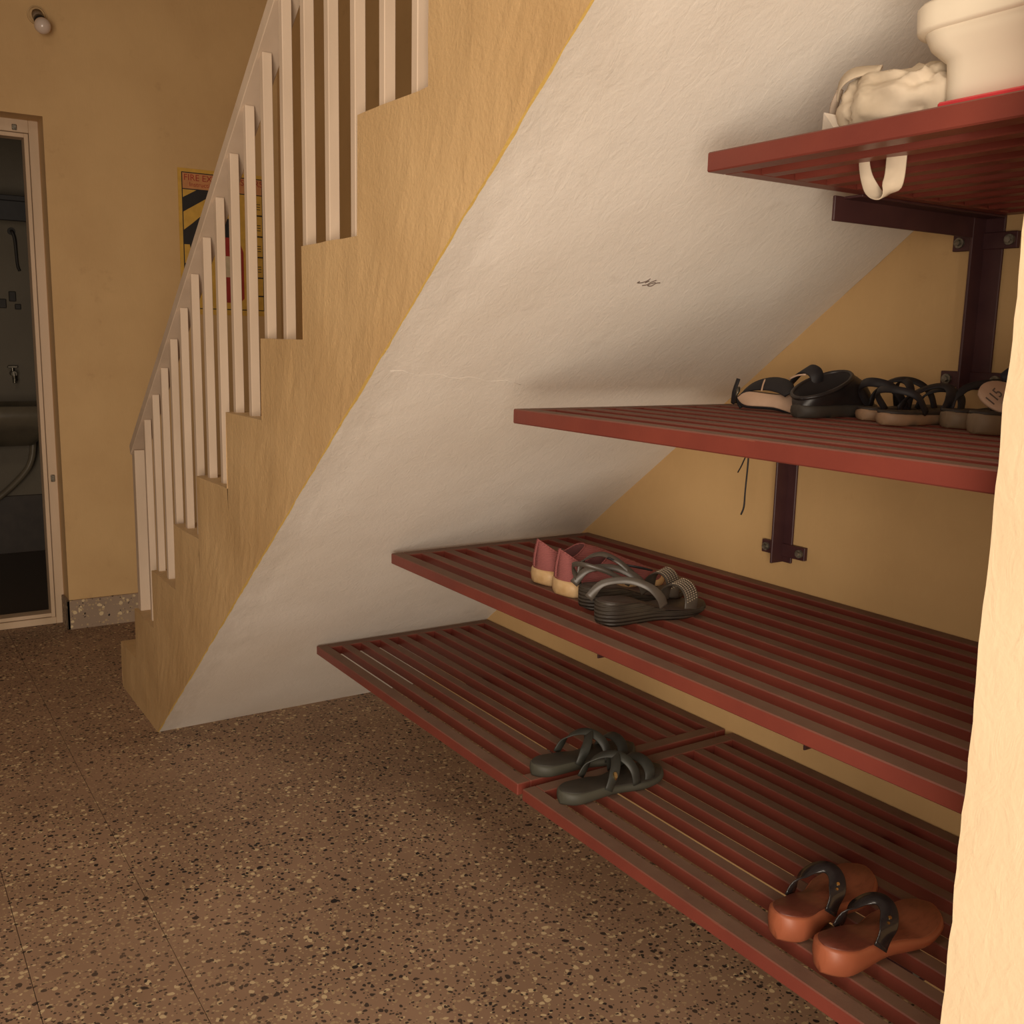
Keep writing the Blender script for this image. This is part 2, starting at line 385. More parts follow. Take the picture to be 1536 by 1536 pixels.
# pencil scribble on the soffit (thin strokes)
M_PEN = simple('pencil', (.16, .12, .10), rough=.8)
sl = Vector((1, 0, SLOPE)).normalized(); sn = Vector((SLOPE, 0, -1)).normalized()
def scrib(strokes, name, rad=.0009):
    bm = bmesh.new()
    for st in strokes:
        P = []
        for px, py in st:      # pixel offsets of a 60x40 crop mapped on the slope
            o = Vector((2.3095, .418, 0)); o.z = soff(o.x)
            a = (px - 27) / 26.; c = (py - 23) / 20.
            # +y runs right on the soffit, +x(slope) runs up-left
            y = a * .050 + c * .012; s_ = a * .012 - c * .032
            q = o + Vector((0, y, 0)) + sl * s_; q += disp((q.x, q.y, q.z)) ; P.append(q + sn * .0006)
        tube(bm, cr(P, 3) if len(P) > 2 else P, rad, 5)
    return bmo(name, bm, M_PEN, sof)
scrib([[(19, 19), (17, 21), (22, 21.5), (27, 19.5), (29, 17)], [(25, 22.5), (29, 20.5)], [(23, 26.5), (28, 26), (31, 23), (36, 20.5)], [(32, 25), (36, 24), (30, 26), (29, 28), (33, 29), (37, 25.5), (41, 25.5)]], 'pencil_scribble')

bm = bmesh.new(); P = []
for i in range(15):
    y = .035 + .29 * i / 14; x = 2.100 - .033 * i / 14 + .004 * math.sin(i * 1.7); P.append(Vector((x, y, soff(x))) + disp((x, y, soff(x))) - sn * .0002)
tube(bm, P, .0006, 6); bmo('plaster_crack', bm, M_SOF, sof, True)

# pillar close to the camera on the right (arris slightly chipped)
bm = bmesh.new()
def pv(x, y, z):
    q = Vector((x, y, z)); q.x += wob(q * 2.2, .0028); q.y += wob(q + Vector((3, 3, 3)), .0022); return q
rings = []
for i in range(161):
    z = H * i / 160
    rings.append([pv(3.137, .145, z), pv(3.19, .145, z), pv(3.25, .145, z), pv(3.32, .145, z), pv(3.32, .215, z), pv(3.23, .215, z), pv(3.137, .215, z), pv(3.137, .18, z)])
loft(bm, rings)
tag(bmo('pillar', bm, M_PIL), kind='structure', label='cream plastered partition edge close at the right')

# ------------------------------------------------------------------ stair railing
rail = thing('stair_railing', 'cream painted metal railing with square balusters on the ochre stair', 'railing', (0, 0, 0))
def ru(x): return .863 + .7424 * (x - .226)     # underside line of the handrail
bm = bmesh.new()
X1 = 4.3; n_ = Vector((-.7424, 0, 1)).normalized() * .020
x0 = .230
for y in (.010, .064): pass
a = [Vector((x0, .010, ru(x0))), Vector((x0, .064, ru(x0))), Vector((x0 - .010, .064, ru(x0) + .030)), Vector((x0 - .010, .010, ru(x0) + .030))]
b = [Vector((X1, .010, ru(X1))), Vector((X1, .064, ru(X1))), Vector((X1, .064, ru(X1) + .038)), Vector((X1, .010, ru(X1) + .038))]
loft(bm, [a, b]); bmesh.ops.bevel(bm, geom=list(bm.edges), offset=.0015, segments=1, affect='EDGES')
bmo('handrail', bm, M_RAIL, rail)
bm = bmesh.new(); bx(bm, .236, .272, .014, .050, .345, ru(.25) + .004, 0, .0015); bmo('newel_post', bm, M_RAIL, rail)
def treadz(x):
    for k in range(len(xs)):
        if x < bounds[k + 1]: return zs[k]
x = .400
while x < 3.9:
    bm = bmesh.new(); bx(bm, x - .010, x + .010, .0175, .038, treadz(x) - .004, ru(x) + .003, 0, .0012); bmo('baluster', bm, M_RAIL, rail); x += .1135

# ------------------------------------------------------------------ shelves
SH = .0255; BW = .032
def shelf(label, x0, x1, yf, zt, ng, group=None):
    t = thing('slatted_shelf', label, 'shelf', (x0, yf, zt), 0, group); w_ = W - .003 - yf; L_ = x1 - x0
    def bar(name, a, b, c, d, dz=0):
        bm = bmesh.new(); bx(bm, a, b, c, d, -SH + dz, dz * .5, 0, .0018); return bmo(name, bm, M_SHELF, t)
    bar('front_rail', 0, L_, 0, BW); bar('back_rail', 0, L_, w_ - BW, w_)
    bar('end_rail', 0, BW, BW, w_ - BW); bar('end_rail', L_ - BW, L_, BW, w_ - BW)
    pitch = (w_ - BW) / ng; first = None
    for k in range(1, ng):
        y = k * pitch
        if first is None:
            first = bar('slat', BW, L_ - BW, y + .003, y + BW - .002); y_first = y
        else:
            c = first.copy(); COL.objects.link(c); c.parent = t; c.location = (0, y - y_first, -.0006 * random.random())
    return t
Z0, Z1, Z2, Z3 = .3739, .7498, 1.1484, 1.5187
g = 'lowest level of red slatted shelves'
shelf('red slatted shelf lowest at the left, reaching the white soffit', .998, 2.066, .340, Z0, 9, g)
shelf('red slatted shelf lowest at the right, under the tan wooden sandals', 2.089, 3.16, .336, Z0, 9, g)
shelf('red slatted shelf second from the floor, under the pink sneakers', 1.511, 3.34, .3275, Z1, 9)
shelf('red slatted shelf second from the top, carrying the black sandals', 2.187, 3.34, .230, Z2, 10)
shelf('topmost red slatted shelf, with cloth bag and white basin', 2.630, 3.34, .240, Z3, 10)

def bracket(label, xc, ztop, zbot, tabs, yarm, fw=.004):
    t = thing('shelf_bracket', label, 'bracket', (xc, W, 0), 0, 'maroon steel brackets on the yellow wall')
    bm = bmesh.new()      # angle iron: web standing off the wall and a flange
    bx(bm, -.035, -.030, -.042, -.001, zbot, ztop, 0, .001); bx(bm, -.031, fw, -.007, -.001, zbot, ztop, 0, .001)
    bmo('upright', bm, M_BRK, t)
    bm = bmesh.new(); bx(bm, -.035, -.030, yarm - W, -.042, ztop - .037, ztop, 0, .001); bx(bm, -.031, fw, yarm - W + .02, -.006, ztop - .004, ztop, 0, .0008)
    bmo('arm', bm, M_BRK, t)
    for z in tabs:
        bm = bmesh.new(); bx(bm, -.088, .031, -.011, -.0005, z - .014, z + .014, 0, .001); tb = bmo('mounting_tab', bm, M_BRK, t)
        for s in (-.074, .019):
            bm = bmesh.new(); cyl(bm, (s, -.011, z), (s, -.016, z), .009, n=20); cyl(bm, (s, -.016, z), (s, -.021, z), .0055, n=6); bmo('bolt', bm, M_BOLT, tb)
    return t
bracket('maroon steel bracket under the topmost red shelf', 2.635, Z3 - SH, 1.198, (1.452, 1.215), .53)
bracket('maroon steel bracket hanging below the shelf of black sandals', 2.236, Z2 - SH, .806, (1.08, .833), .66, -.008)
bracket('bracket tip showing under the pink sneakers shelf, left one', 1.655, Z1 - SH, .427, (.69, .56), .70)
bracket('bracket tip showing under the pink sneakers shelf, right one', 2.362, Z1 - SH, .427, (.69, .56), .70)
bracket('maroon bracket seen through the lowest left shelf', 1.45, Z0 - SH, .04, (.30, .07), .60)
bracket('maroon bracket seen through the lowest right shelf', 2.60, Z0 - SH, .04, (.30, .07), .60)

# ------------------------------------------------------------------ poster
def flat(name, pts, mat_, x, parent):     # pts in (y, z) on the far wall
    bm = bmesh.new(); v0 = [bm.verts.new((x, y, z)) for y, z in pts]; v1 = [bm.verts.new((x + .0006, y, z)) for y, z in pts]
    n = len(pts); bm.faces.new(v1); bm.faces.new(v0[::-1])
    for i in range(n): bm.faces.new((v0[i], v0[(i + 1) % n], v1[(i + 1) % n], v1[i]))
    return bmo(name, bm, mat_, parent)
def col(n, c, r=.5): return simple(n, c, tuple(x * .85 for x in c), rough=r, scale=30)
P_Y = col('poster_yellow', (.62, .36, .06)); P_K = col('poster_black', (.02, .018, .018)); P_O = col('poster_peach', (.55, .24, .09)); P_R = col('poster_red', (.33, .03, .02)); P_W = col('poster_cream', (.6, .48, .3))
po = thing('wall_poster', 'yellow fire extinguisher instruction poster on the wall behind the balusters', 'poster', (-D, .67, 1.65))
Y0, Y1_, ZT, ZB = .483, .862, 1.955, 1.345
bm = bmesh.new(); bx(bm, .0004, .003, Y0 - .67, Y1_ - .67, ZB - 1.65, ZT - 1.65); sheet = bmo('sheet', bm, P_Y, po)
def PP(l): return [(y - .67, z - 1.65) for y, z in l]
def rect(y0, y1, z0, z1): return PP([(y0, z0), (y1, z0), (y1, z1), (y0, z1)])
L0, L1, LT, LB = .502, .848, 1.936, 1.372
for a in ((L0 - .004, L0, LB, LT), (L1, L1 + .004, LB, LT), (L0 - .004, L1 + .004, LT, LT + .004), (L0 - .004, L1 + .004, LB - .004, LB), (L0, L1, 1.868, 1.872)):
    flat('border_line', rect(*a), P_K, .0032, po)
flat('title_band', rect(L0, L1, 1.872, 1.936), P_O, .0031, po)
mt = lambda y, z: Matrix.Translation((.0036, y - .67, z - 1.65)) @ Matrix(((0, 0, 1, 0), (1, 0, 0, 0), (0, 1, 0, 0), (0, 0, 0, 1)))
text('title_lettering', 'FIRE EXTINGUISHERS', .037, P_R, mt(.507, 1.906), parent=po)
text('subtitle_lettering', 'Instructions for use', .026, P_R, mt(.530, 1.882), parent=po)
flat('black_arm', PP([(L0, 1.775), (L0, 1.835), (.56, 1.868), (.66, 1.868), (.60, 1.835)]), P_K, .0032, po)
flat('black_hose', PP([(L0, 1.70), (.54, 1.73), (.58, 1.765), (.64, 1.785), (.66, 1.76), (.66, 1.70), (.60, 1.675), (.545, 1.655), (.56, 1.60), (.60, 1.55), (.56, 1.52), (.52, 1.47), (L0, 1.45), (L0, 1.56), (.535, 1.58), (.525, 1.64), (L0, 1.64)]), P_K, .0033, po)
flat('extinguisher_body', PP([(.64, 1.42), (.64, 1.62), (.655, 1.66), (.68, 1.68), (.72, 1.68), (.745, 1.66), (.76, 1.62), (.76, 1.42), (.74, 1.40), (.66, 1.40)]), P_R, .0034, po)
flat('extinguisher_neck', rect(.68, .72, 1.68, 1.76), P_K, .0034, po); flat('extinguisher_label', rect(.655, .745, 1.51, 1.60), P_W, .0038, po)
flat('gauge', PP([(.715 + .02 * math.cos(a / 6 * math.pi), 1.80 + .02 * math.sin(a / 6 * math.pi)) for a in range(12)]), P_R, .0035, po)
for z in (1.78, 1.69, 1.60, 1.51, 1.43): flat('panel_line', rect(.775, L1, z, z + .006), P_K, .0033, po)
flat('panel_line', rect(.773, .777, 1.43, 1.868), P_K, .0033, po)
for z0 in (1.83, 1.74, 1.65, 1.56):
    for q in range(3): flat('caption_line', rect(.785, .84, z0 - q * .011, z0 - q * .011 + .003), P_K, .0033, po)
    flat('picture_patch', rect(.79, .82, z0 + .008, z0 + .03), P_R, .0033, po)

# ------------------------------------------------------------------ light bulb on the far wall
bl = thing('wall_bulb', 'unlit white bulb in an angled holder high on the wall over the door', 'light bulb', (-D, -.033, 2.463))
M_HOLD = simple('grey_holder', (.26, .19, .13), rough=.6, scale=60); M_BLK = simple('black_bakelite', (.02, .016, .014), rough=.35)
M_PLATE = simple('painted_base_plate', (.52, .34, .16), rough=.6)
bm = bmesh.new(); cyl(bm, (0, 0, 0), (.006, 0, 0), .036, .036, 32); cyl(bm, (.006, 0, 0), (.010, 0, 0), .031, .028, 32); bmo('base_plate', bm, M_PLATE, bl)
ax = Vector((.82, .04, -.57)).normalized()
bm = bmesh.new(); cyl(bm, (.002, 0, .004), Vector((.002, 0, .004)) + ax * .05, .021, .019, 24); bmo('lamp_holder', bm, M_HOLD, bl, True)
bm = bmesh.new(); p = Vector((.002, 0, .004)) + ax * .048; cyl(bm, p, p + ax * .012, .0215, .0215, 24); bmo('holder_ring', bm, M_BLK, bl)
bm = bmesh.new(); q = Vector((1, 0, 0)).cross(ax); a1 = ax.orthogonal().normalized(); a2 = ax.cross(a1)
prof = [(.0, .014), (.012, .015), (.022, .020), (.034, .027), (.048, .030), (.062, .027), (.072, .019), (.078, .008)]
loft(bm, [[p + ax * (.01 + h) + (a1 * math.cos(2 * math.pi * i / 24) + a2 * math.sin(2 * math.pi * i / 24)) * r for i in range(24)] for h, r in prof])
m, N, L, b = nt('frosted_bulb', .22, 0, .6); b.inputs['Base Color'].default_value = (.62, .50, .42, 1)
bmo('bulb', bm, m, bl, True)

# ------------------------------------------------------------------ footwear
def sm(t): return t * t * (3 - 2 * t)
def interp(tab, u):
    if u <= tab[0][0]: return tab[0][1]
    for (a, va), (b, vb) in zip(tab, tab[1:]):
        if u <= b: return va + (vb - va) * sm((u - a) / (b - a))
    return tab[-1][1]
FOOT = [(0, .62), (.15, .72), (.42, .66), (.72, 1.0), (.9, .92), (1, .80)]
def halfw(u, wmax, tab=FOOT, hr=.13, tr=.20):
    f = interp(tab, u)
    if u < hr: f *= max(0, 1 - ((hr - u) / hr) ** 2.3) ** .5
    if u > 1 - tr: f *= max(0, 1 - ((u - 1 + tr) / tr) ** 2.3) ** .5
    return f * wmax / 2
def sole(name, Lg, wmax, ztop, zbot, mats, parent, side=1, bulge=.0, inset=0, tab=FOOT, toe_shift=.006):
    us = [.5 - .5 * math.cos(math.pi * i / 26) for i in range(27)]; us[0] = .0012; us[-1] = .9988
    rings = []
    for u in us:
        h = max(.0012, halfw(u, wmax, tab) - inset); cx = side * toe_shift * sm(u)
        zt, zb = interp(ztop, u), interp(zbot, u); th = zt - zb; y = u * (Lg - 2 * inset) + inset; e = min(.004, th * .3, h * .5)
        if h > .004: b_ = bulge
        else: b_ = 0
        rings.append([(cx - h + e, y, zt), (cx - h, y, zt - e), (cx - h - b_, y, zt - th * .5), (cx - h + e * .3, y, zb + e), (cx - h + e * 1.5, y, zb), (cx + h - e * 1.5, y, zb), (cx + h - e * .3, y, zb + e), (cx + h + b_, y, zt - th * .5), (cx + h, y, zt - e), (cx + h - e, y, zt)])
    bm = bmesh.new(); loft(bm, [[Vector(p) for p in r] for r in rings])
    return bmo(name, bm, mats, parent, True)
def arch(name, yl, yr, bul, h, hwl, hwr, zl, zr, width, th, mats, parent, tilt=.35, wid_end=1.0, skew=1.0):
    pts, ws, ds = [], [], []
    for i in range(9):
        t = i / 8; a = math.pi * t; s = math.sin(a)
        pts.append((-hwl * math.cos(a) if t < .5 else -hwr * math.cos(a), yl + (yr - yl) * t + bul * s, (zl + (zr - zl) * t) + h * s ** .75))
        ws.append(width * (wid_end + (1 - wid_end) * s)); ds.append((0, 1, tilt * (1 if skew else 0)))
    return ribbon(name, pts, ws, ds, th, mats, parent, 4)
def asm(base, bd=0, **k): return simple(base[0], base[1], bd=bd, **k)

# --- tan wooden-look sandals with black straps
M_TAN = simple('tan_sole_side', (.34, .100, .046), (.27, .077, .036), rough=.45, scale=9)
def footbed(name, cheel, cmid, ctoe, L_, rough=.45):
    m, N, L, b = nt(name, rough, 0, .4); v = coords(N, L); s = N.new('ShaderNodeSeparateXYZ'); t = N.new('ShaderNodeTexCoord'); L.new(t.outputs['Object'], s.inputs[0])
    r = N.new('ShaderNodeValToRGB'); cr_ = r.color_ramp; cr_.elements[0].color = (*cheel, 1); cr_.elements[0].position = .28; cr_.elements[1].position = .36; cr_.elements[1].color = (*cmid, 1)
    e = cr_.elements.new(.66); e.color = (*cmid, 1); e = cr_.elements.new(.74); e.color = (*ctoe, 1)
    nn = noi(N, L, v, 60, 4); L.new(math_(N, L, 'ADD', math_(N, L, 'DIVIDE', s.outputs[1], L_), math_(N, L, 'MULTIPLY', math_(N, L, 'SUBTRACT', nn, .5), .06)), r.inputs[0])
    f = noi(N, L, coords(N, L, (1, .25, 1)), 180, 3)
    L.new(mix(N, L, math_(N, L, 'MULTIPLY', ramp(N, L, f, .5, .7), .3), r.outputs[0], tuple(x * .45 for x in cheel)), b.inputs['Base Color'])
    bump(N, L, b, f, .0008); return m
M_TBED = footbed('tan_footbed', (.115, .030, .018), (.20, .058, .030), (.26, .085, .042), .262)
M_BLKS = simple('glossy_black_strap', (.022, .018, .018), (.012, .01, .011), rough=.22, scale=40, spec=.6)
M_GOLD = simple('gold_stud', (.85, .62, .28), rough=.2, metal=1)
def tan_sandal(label, x, y, rz, side):
    t = thing('sandal', label, 'sandal', (x, y, Z0), rz, 'tan sandals at the front right of the lowest shelf')
    zt = [(0, .044), (.25, .036), (.5, .024), (.75, .019), (1, .030)]; zb = [(0, .003), (.1, 0), (.7, 0), (1, .012)]
    sole('sole', .262, .094, zt, zb, M_TAN, t, side, .0015)
    sole('footbed', .262, .094, [(u, z + .0014) for u, z in zt], [(u, z - .003) for u, z in zt], M_TBED, t, side, 0, .004)
    st = arch('strap', .078, .088, .050, .046, .034, .036, .028, .028, .024, .003, M_BLKS, t, .45, 1.35)
    bm = bmesh.new(); cyl(bm, (.0245, .120, .061), (.0285, .118, .0645), .0036, .0026, 12); cyl(bm, (.028, .112, .057), (.032, .110, .060), .003, .002, 12); tag(bmo('stud', bm, M_GOLD, st), 'small gold stud')
    return t
tan_sandal('tan sandal with black strap, the left one of the pair, further back', 2.722, .380, R(8), -1)
tan_sandal('tan sandal with black strap, the right one of the pair, nearer', 2.812, .372, R(2), 1)

# --- dark green crossed-strap slides
M_GRS = simple('dull_green_sole', (.066, .062, .045), (.048, .046, .034), rough=.6, scale=14); M_GRB = simple('worn_green_footbed', (.036, .030, .023), (.026, .023, .018), rough=.6, scale=22, bd=.0006)
M_GRT = simple('green_black_strap', (.034, .034, .027), (.024, .024, .020), rough=.5, scale=30)
def green_slide(label, x, y, rz, side, stud=False):
    t = thing('slide_sandal', label, 'sandal', (x, y, Z0), rz, 'dark green slides on the lowest shelf')
    zt = [(0, .026), (.3, .024), (.5, .018), (.8, .017), (1, .022)]; zb = [(0, .001), (.1, 0), (.8, 0), (1, .006)]
    so = sole('sole', .262, .090, zt, zb, M_GRS, t, side, .001)
    sole('footbed', .262, .090, [(u, z + .0015) for u, z in zt], [(u, z - .003) for u, z in zt], M_GRB, t, side, 0, .003)
    arch('cross_strap', .085, .165, .015, .052, .040, .043, .020, .016, .020, .003, M_GRT, t, .5)
    arch('cross_strap', .170, .090, .010, .050, .042, .041, .016, .020, .020, .003, M_GRT, t, .5)
    arch('toe_strap', .195, .200, .010, .034, .042, .042, .014, .014, .024, .003, M_GRT, t, .4)
    if not stud: return t
    bm = bmesh.new(); c = Vector((.037, .108, .044)); dd_ = Vector((.8, -.3, .55)).normalized(); cyl(bm, c, c + dd_ * .007, .0070, .0045, 16)
    bmesh.ops.scale(bm, vec=(1, .7, 1.5), space=Matrix.Translation(-c), verts=bm.verts)
    tag(bmo('stud', bm, M_GOLD, t), 'shiny gold stud')
    return t
green_slide('dark green slide further back, straddling the gap between the shelves', 2.045, .388, R(-4), -1)
green_slide('dark green slide with gold stud, nearer, on the right shelf', 2.182, .362, R(3), 1, True)

# --- pink knit sneakers
def knit():
    m, N, L, b = nt('pink_knit', .85, 0, .2); v = coords(N, L)
    f = noi(N, L, v, 8); L.new(ramp(N, L, f, .3, .7, (.26, .084, .080), (.33, .110, .104)), b.inputs['Base Color'])
    wv = N.new('ShaderNodeTexWave'); wv.bands_direction = 'Z'; wv.inputs['Scale'].default_value = 90; wv.inputs['Distortion'].default_value = 1.5; L.new(v, wv.inputs['Vector'])
    p = bump(N, L, b, wv.outputs['Fac'], .0012, .8); bump(N, L, b, noi(N, L, v, 400, 2), .0005, .6, p); return m
M_KNIT = knit(); M_CRM = simple('cream_rubber_sole', (.66, .46, .25), (.50, .31, .14), rough=.5, scale=26); M_INS = simple('dark_pink_lining', (.13, .045, .045), rough=.9)
def sneaker(label, x, y, rz, side):
    t = thing('sneaker', label, 'sneaker', (x, y, Z1), rz, 'pink knit sneakers on the second shelf')
    Lg, wm = .255, .096
    tab = [(0, .88), (.15, .90), (.42, .84), (.72, 1.0), (.9, .92), (1, .8)]
    zt = [(0, .034), (.3, .030), (.6, .024), (.85, .024), (1, .030)]; zb = [(0, .004), (.1, 0), (.75, 0), (1, .012)]
    sole('sole', Lg, wm, zt, zb, M_CRM, t, side, .003, tab=tab)
    # upper
    n = 48; rings = []
    def outl(k, ins):
        a = 2 * math.pi * k / n; u = .5 - .5 * math.cos(a); u = min(max(u, .004), .996); sgn = 1 if math.sin(a) >= 0 else -1
        h = max(0, halfw(u, wm, tab) - ins); return Vector((sgn * h + side * .006 * sm(u), u * (Lg - 2 * ins) + ins, 0)), u
    def openp(k):
        a = 2 * math.pi * k / n; u = .5 - .5 * math.cos(a); sgn = 1 if math.sin(a) >= 0 else -1
        yy = .008 + u * .112; hh = .029 * abs(math.sin(math.acos(max(-1, min(1, 1 - 2 * u))))) ** .8
        z = .095 - .040 * math.sin(min(1, u * 1.15) * math.pi * .62) + .022 * max(0, (u - .6) / .4)
        return Vector((sgn * hh, yy, z))
    lv = [0, .12, .3, .5, .7, .85, .95, 1.0]
    for s in lv:
        r = []
        for k in range(n):
            o_, u = outl(k, .003); o_.z = interp(zt, u) - .003; c = openp(k)
            # bulging lerp: sides rise first, then close in
            sx_ = s ** 1.9; sz = s if u < .45 else math.sin(s * math.pi / 2) ** .9
            toe = max(0, (u - .45) / .55)
            sz = s * (1 - toe) + (math.sin(s * math.pi / 2)) * toe
            p = Vector((o_.x + (c.x - o_.x) * sx_, o_.y + (c.y - o_.y) * (sx_ if u < .4 else s ** 1.25), o_.z + (c.z - o_.z) * sz))
            if u > .5: p.z -= .010 * math.sin(s * math.pi) * toe
            r.append(p)
        rings.append(r)
    bm = bmesh.new(); loft(bm, rings, False, False); up = bmo('upper', bm, M_KNIT, t, True)
    bm = bmesh.new()      # lining: inside wall and insole
    top = rings[-1]; c0 = sum(top, Vector()) / n
    inner = [[p.copy() for p in top], [c0 + (p - c0) * .93 - Vector((0, 0, .004)) for p in top]]
    low = []
    for p in top:
        q = c0 + (p - c0) * .97; q.z = .040; low.append(q)
    inner.append(low); loft(bm, inner, False, True); bmo('lining', bm, M_INS, t, True)
    bm = bmesh.new(); tube(bm, [p for p in top] + [top[0], top[1]], .0018, 6); bmo('collar', bm, M_KNIT, t, True)
    ribbon('heel_tab', [(0, -.001, .040), (0, .000, .06), (0, .004, .082), (0, .008, .098)], .009, (1, 0, 0), .003, M_KNIT, t)
    return t
sneaker('pink knit sneaker with cream sole, left of the pair', 1.928, .462, R(-8), -1)
sneaker('pink knit sneaker with cream sole, right of the pair, beside the grey wedges', 2.030, .446, R(-8), 1)

# --- grey wedge sandals
def wedge_mat():
    m, N, L, b = nt('ribbed_wedge_rubber', .5, 0, .4); v = coords(N, L)
    L.new(ramp(N, L, noi(N, L, v, 12), .35, .7, (.026, .019, .015), (.062, .049, .035)), b.inputs['Base Color'])
    wv = N.new('ShaderNodeTexWave'); wv.bands_direction = 'Z'; wv.inputs['Scale'].default_value = 45; wv.inputs['Distortion'].default_value = .6; L.new(v, wv.inputs['Vector'])
    bump(N, L, b, wv.outputs['Fac'], .003, .9); return m
M_WED = wedge_mat(); M_WBED = simple('brown_wedge_footbed', (.042, .026, .019), (.030, .018, .014), rough=.5, scale=20, bd=.0005)
M_GREY = simple('grey_leather_strap', (.080, .064, .050), (.060, .048, .038), rough=.38, scale=30); M_BEAD = simple('glittery_beads', (.42, .33, .24), rough=.25, metal=.3)
M_BKL = simple('black_fabric_strap', (.020, .016, .018), (.012, .01, .012), rough=.6, scale=30)
def wedge(label, x, y, rz, side, ankle):
    t = thing('wedge_sandal', label, 'sandal', (x, y, Z1), rz, 'grey wedge sandals on the second shelf')
    zt = [(0, .046), (.25, .042), (.6, .020), (.85, .016), (1, .022)]; zb = [(0, .006), (.06, 0), (.7, 0), (1, .010)]
    sole('wedge_sole', .25, .088, zt, zb, M_WED, t, side, .0)
    sole('footbed', .25, .088, [(u, z + .0014) for u, z in zt], [(u, z - .002) for u, z in zt], M_WBED, t, side, 0, .004)
    # instep strap that sweeps round behind the heel
    ribbon('instep_strap', [(.041, .125, .030), (.041, .115, .050), (.030, .094, .070), (.004, .064, .079), (-.026, .030, .070), (-.036, .006, .042)], [.020, .019, .015, .014, .014, .018], [(0, 1, .3), (0, 1, .5), (.2, 1, .7), (.3, .8, .9), (0, .5, 1), (0, .3, 1)], .002, M_GREY, t)
    if ankle: ribbon('heel_strap', [(-.036, .020, .040), (-.034, .004, .070), (-.02, -.004, .086), (.006, .01, .088), (.028, .05, .074), (.038, .09, .050)], .010, (0, 0, 1), .003, M_GREY, t)
    ts = arch('toe_strap', .190, .190, .010, .045, .041, .042, .014, .014, .030, .003, M_GREY, t, .35)
    bm = bmesh.new()
    for a in range(14):
        for q in range(5):
            tt = .42 + .5 * a / 14; an = math.pi * tt; y_ = .190 + .010 * math.sin(an) + (q - 2) * .0052; xx = -.0425 * math.cos(an); zz = .014 + .045 * math.sin(an) ** .75
            nrm = Vector((xx / .042, 0, .9 * math.sin(an))).normalized()
            mtx = Matrix.Translation(Vector((xx, y_, zz + .35 * (q - 2) * .0052)) + nrm * .0022)
            bmesh.ops.create_icosphere(bm, subdivisions=1, radius=.0017, matrix=mtx)
    bd = bmo('beadwork', bm, M_BEAD, ts, True); bd['kind'] = 'stuff'; bd['label'] = 'rows of glittering beads'
    if ankle:
        ribbon('ankle_strap', [(-.04, .02, .055), (-.042, .03, .085), (-.02, .055, .102), (.01, .075, .094), (.03, .10, .070)], .012, (0, 1, .6), .003, M_GREY, t)
        ribbon('buckle_flap', [(.0, .060, .098), (.012, .09, .085), (.02, .12, .078), (.022, .15, .07)], [.010, .012, .026, .012], (1, 0, .2), .003, M_BKL, t)
    return t
wedge('grey wedge sandal with beaded toe strap, nearer, with its ribbed side showing', 2.247, .385, R(-2), 1, False)
wedge('grey wedge sandal with upright ankle strap, half hidden behind its mate', 2.142, .425, R(-6), -1, True)

# --- footwear on the eye-level shelf
M_TSO = simple('beige_foam_sole', (.36, .22, .13), (.28, .17, .10), rough=.6, scale=16); M_GSO = simple('grey_beige_foam_sole', (.24, .165, .10), (.19, .13, .08), rough=.6, scale=16)
M_DBED = simple('dark_footbed', (.045, .034, .027), (.03, .022, .018), rough=.6, scale=20)
def flipflop(label, x, y, rz, side, ms, th, Lg=.25, straps='y', ztilt=0):
    t = thing('flip_flop', label, 'sandal', (x, y, Z2), rz, 'black strapped sandals on the eye level shelf')
    zt = [(0, th), (.5, th * .85), (1, th * .9)]; zb = [(0, .001), (.1, 0), (.85, 0), (1, .004)]
    sole('sole', Lg, .080, zt, zb, ms, t, side, .001)
    sole('footbed', Lg, .080, [(u, z + .003) for u, z in zt], [(u, z - .003) for u, z in zt], M_DBED, t, side, 0, .001)
    if straps == 'y':
        arch('strap', .095, .105, .055, .040, .036, .037, th, th, .016, .003, M_BKL, t, .5)
        arch('strap', .150, .155, .015, .034, .037, .037, th, th, .016, .003, M_BKL, t, .5)
        ribbon('heel_sling', [(-.036, .06, th), (-.034, .03, th + .028), (0, .012, th + .036), (.034, .03, th + .028), (.036, .06, th)], .012, (0, .4, 1), .003, M_BKL, t)
    elif straps == 'x':
        arch('strap', .07, .15, .0, .048, .036, .037, th, th, .014, .003, M_BKL, t, .5)
        arch('strap', .15, .07, .0, .046, .036, .037, th, th, .014, .003, M_BKL, t, .5)
        ribbon('heel_sling', [(-.036, .07, th), (-.032, .035, th + .032), (0, .018, th + .044), (.032, .035, th + .034), (.036, .07, th)], .016, (0, .4, 1), .004, M_BKL, t)
    elif straps == 'thong':
        ribbon('strap', [(-.035, .06, th), (-.030, .085, th + .032), (-.008, .13, th + .042), (0, .155, th + .036), (.002, .175, th)], [.010, .012, .012, .010, .008], (0, .6, .8), .003, M_BKL, t)
        ribbon('strap', [(.035, .06, th), (.032, .085, th + .030), (.014, .125, th + .040), (.004, .155, th + .036)], [.010, .014, .014, .010], (0, .6, .8), .003, M_BKL, t)
    return t
flipflop('thin soled black strappy sandal, first right of the big black clog', 2.588, .655, R(3), -1, M_TSO, .019, .24, 'x')
flipflop('black strappy sandal with beige sole and high heel sling, mid shelf', 2.668, .602, R(3), 1, M_TSO, .020, .25, 'y')
flipflop('black thong flip flop with beige sole near the wall tab', 2.740, .660, R(0), -1, M_GSO, .026, .24, 'thong')
flipflop('thick grey-beige soled sandal lying under the pale sandal marked 115', 2.822, .602, R(0), 1, M_GSO, .030, .26, 'none')
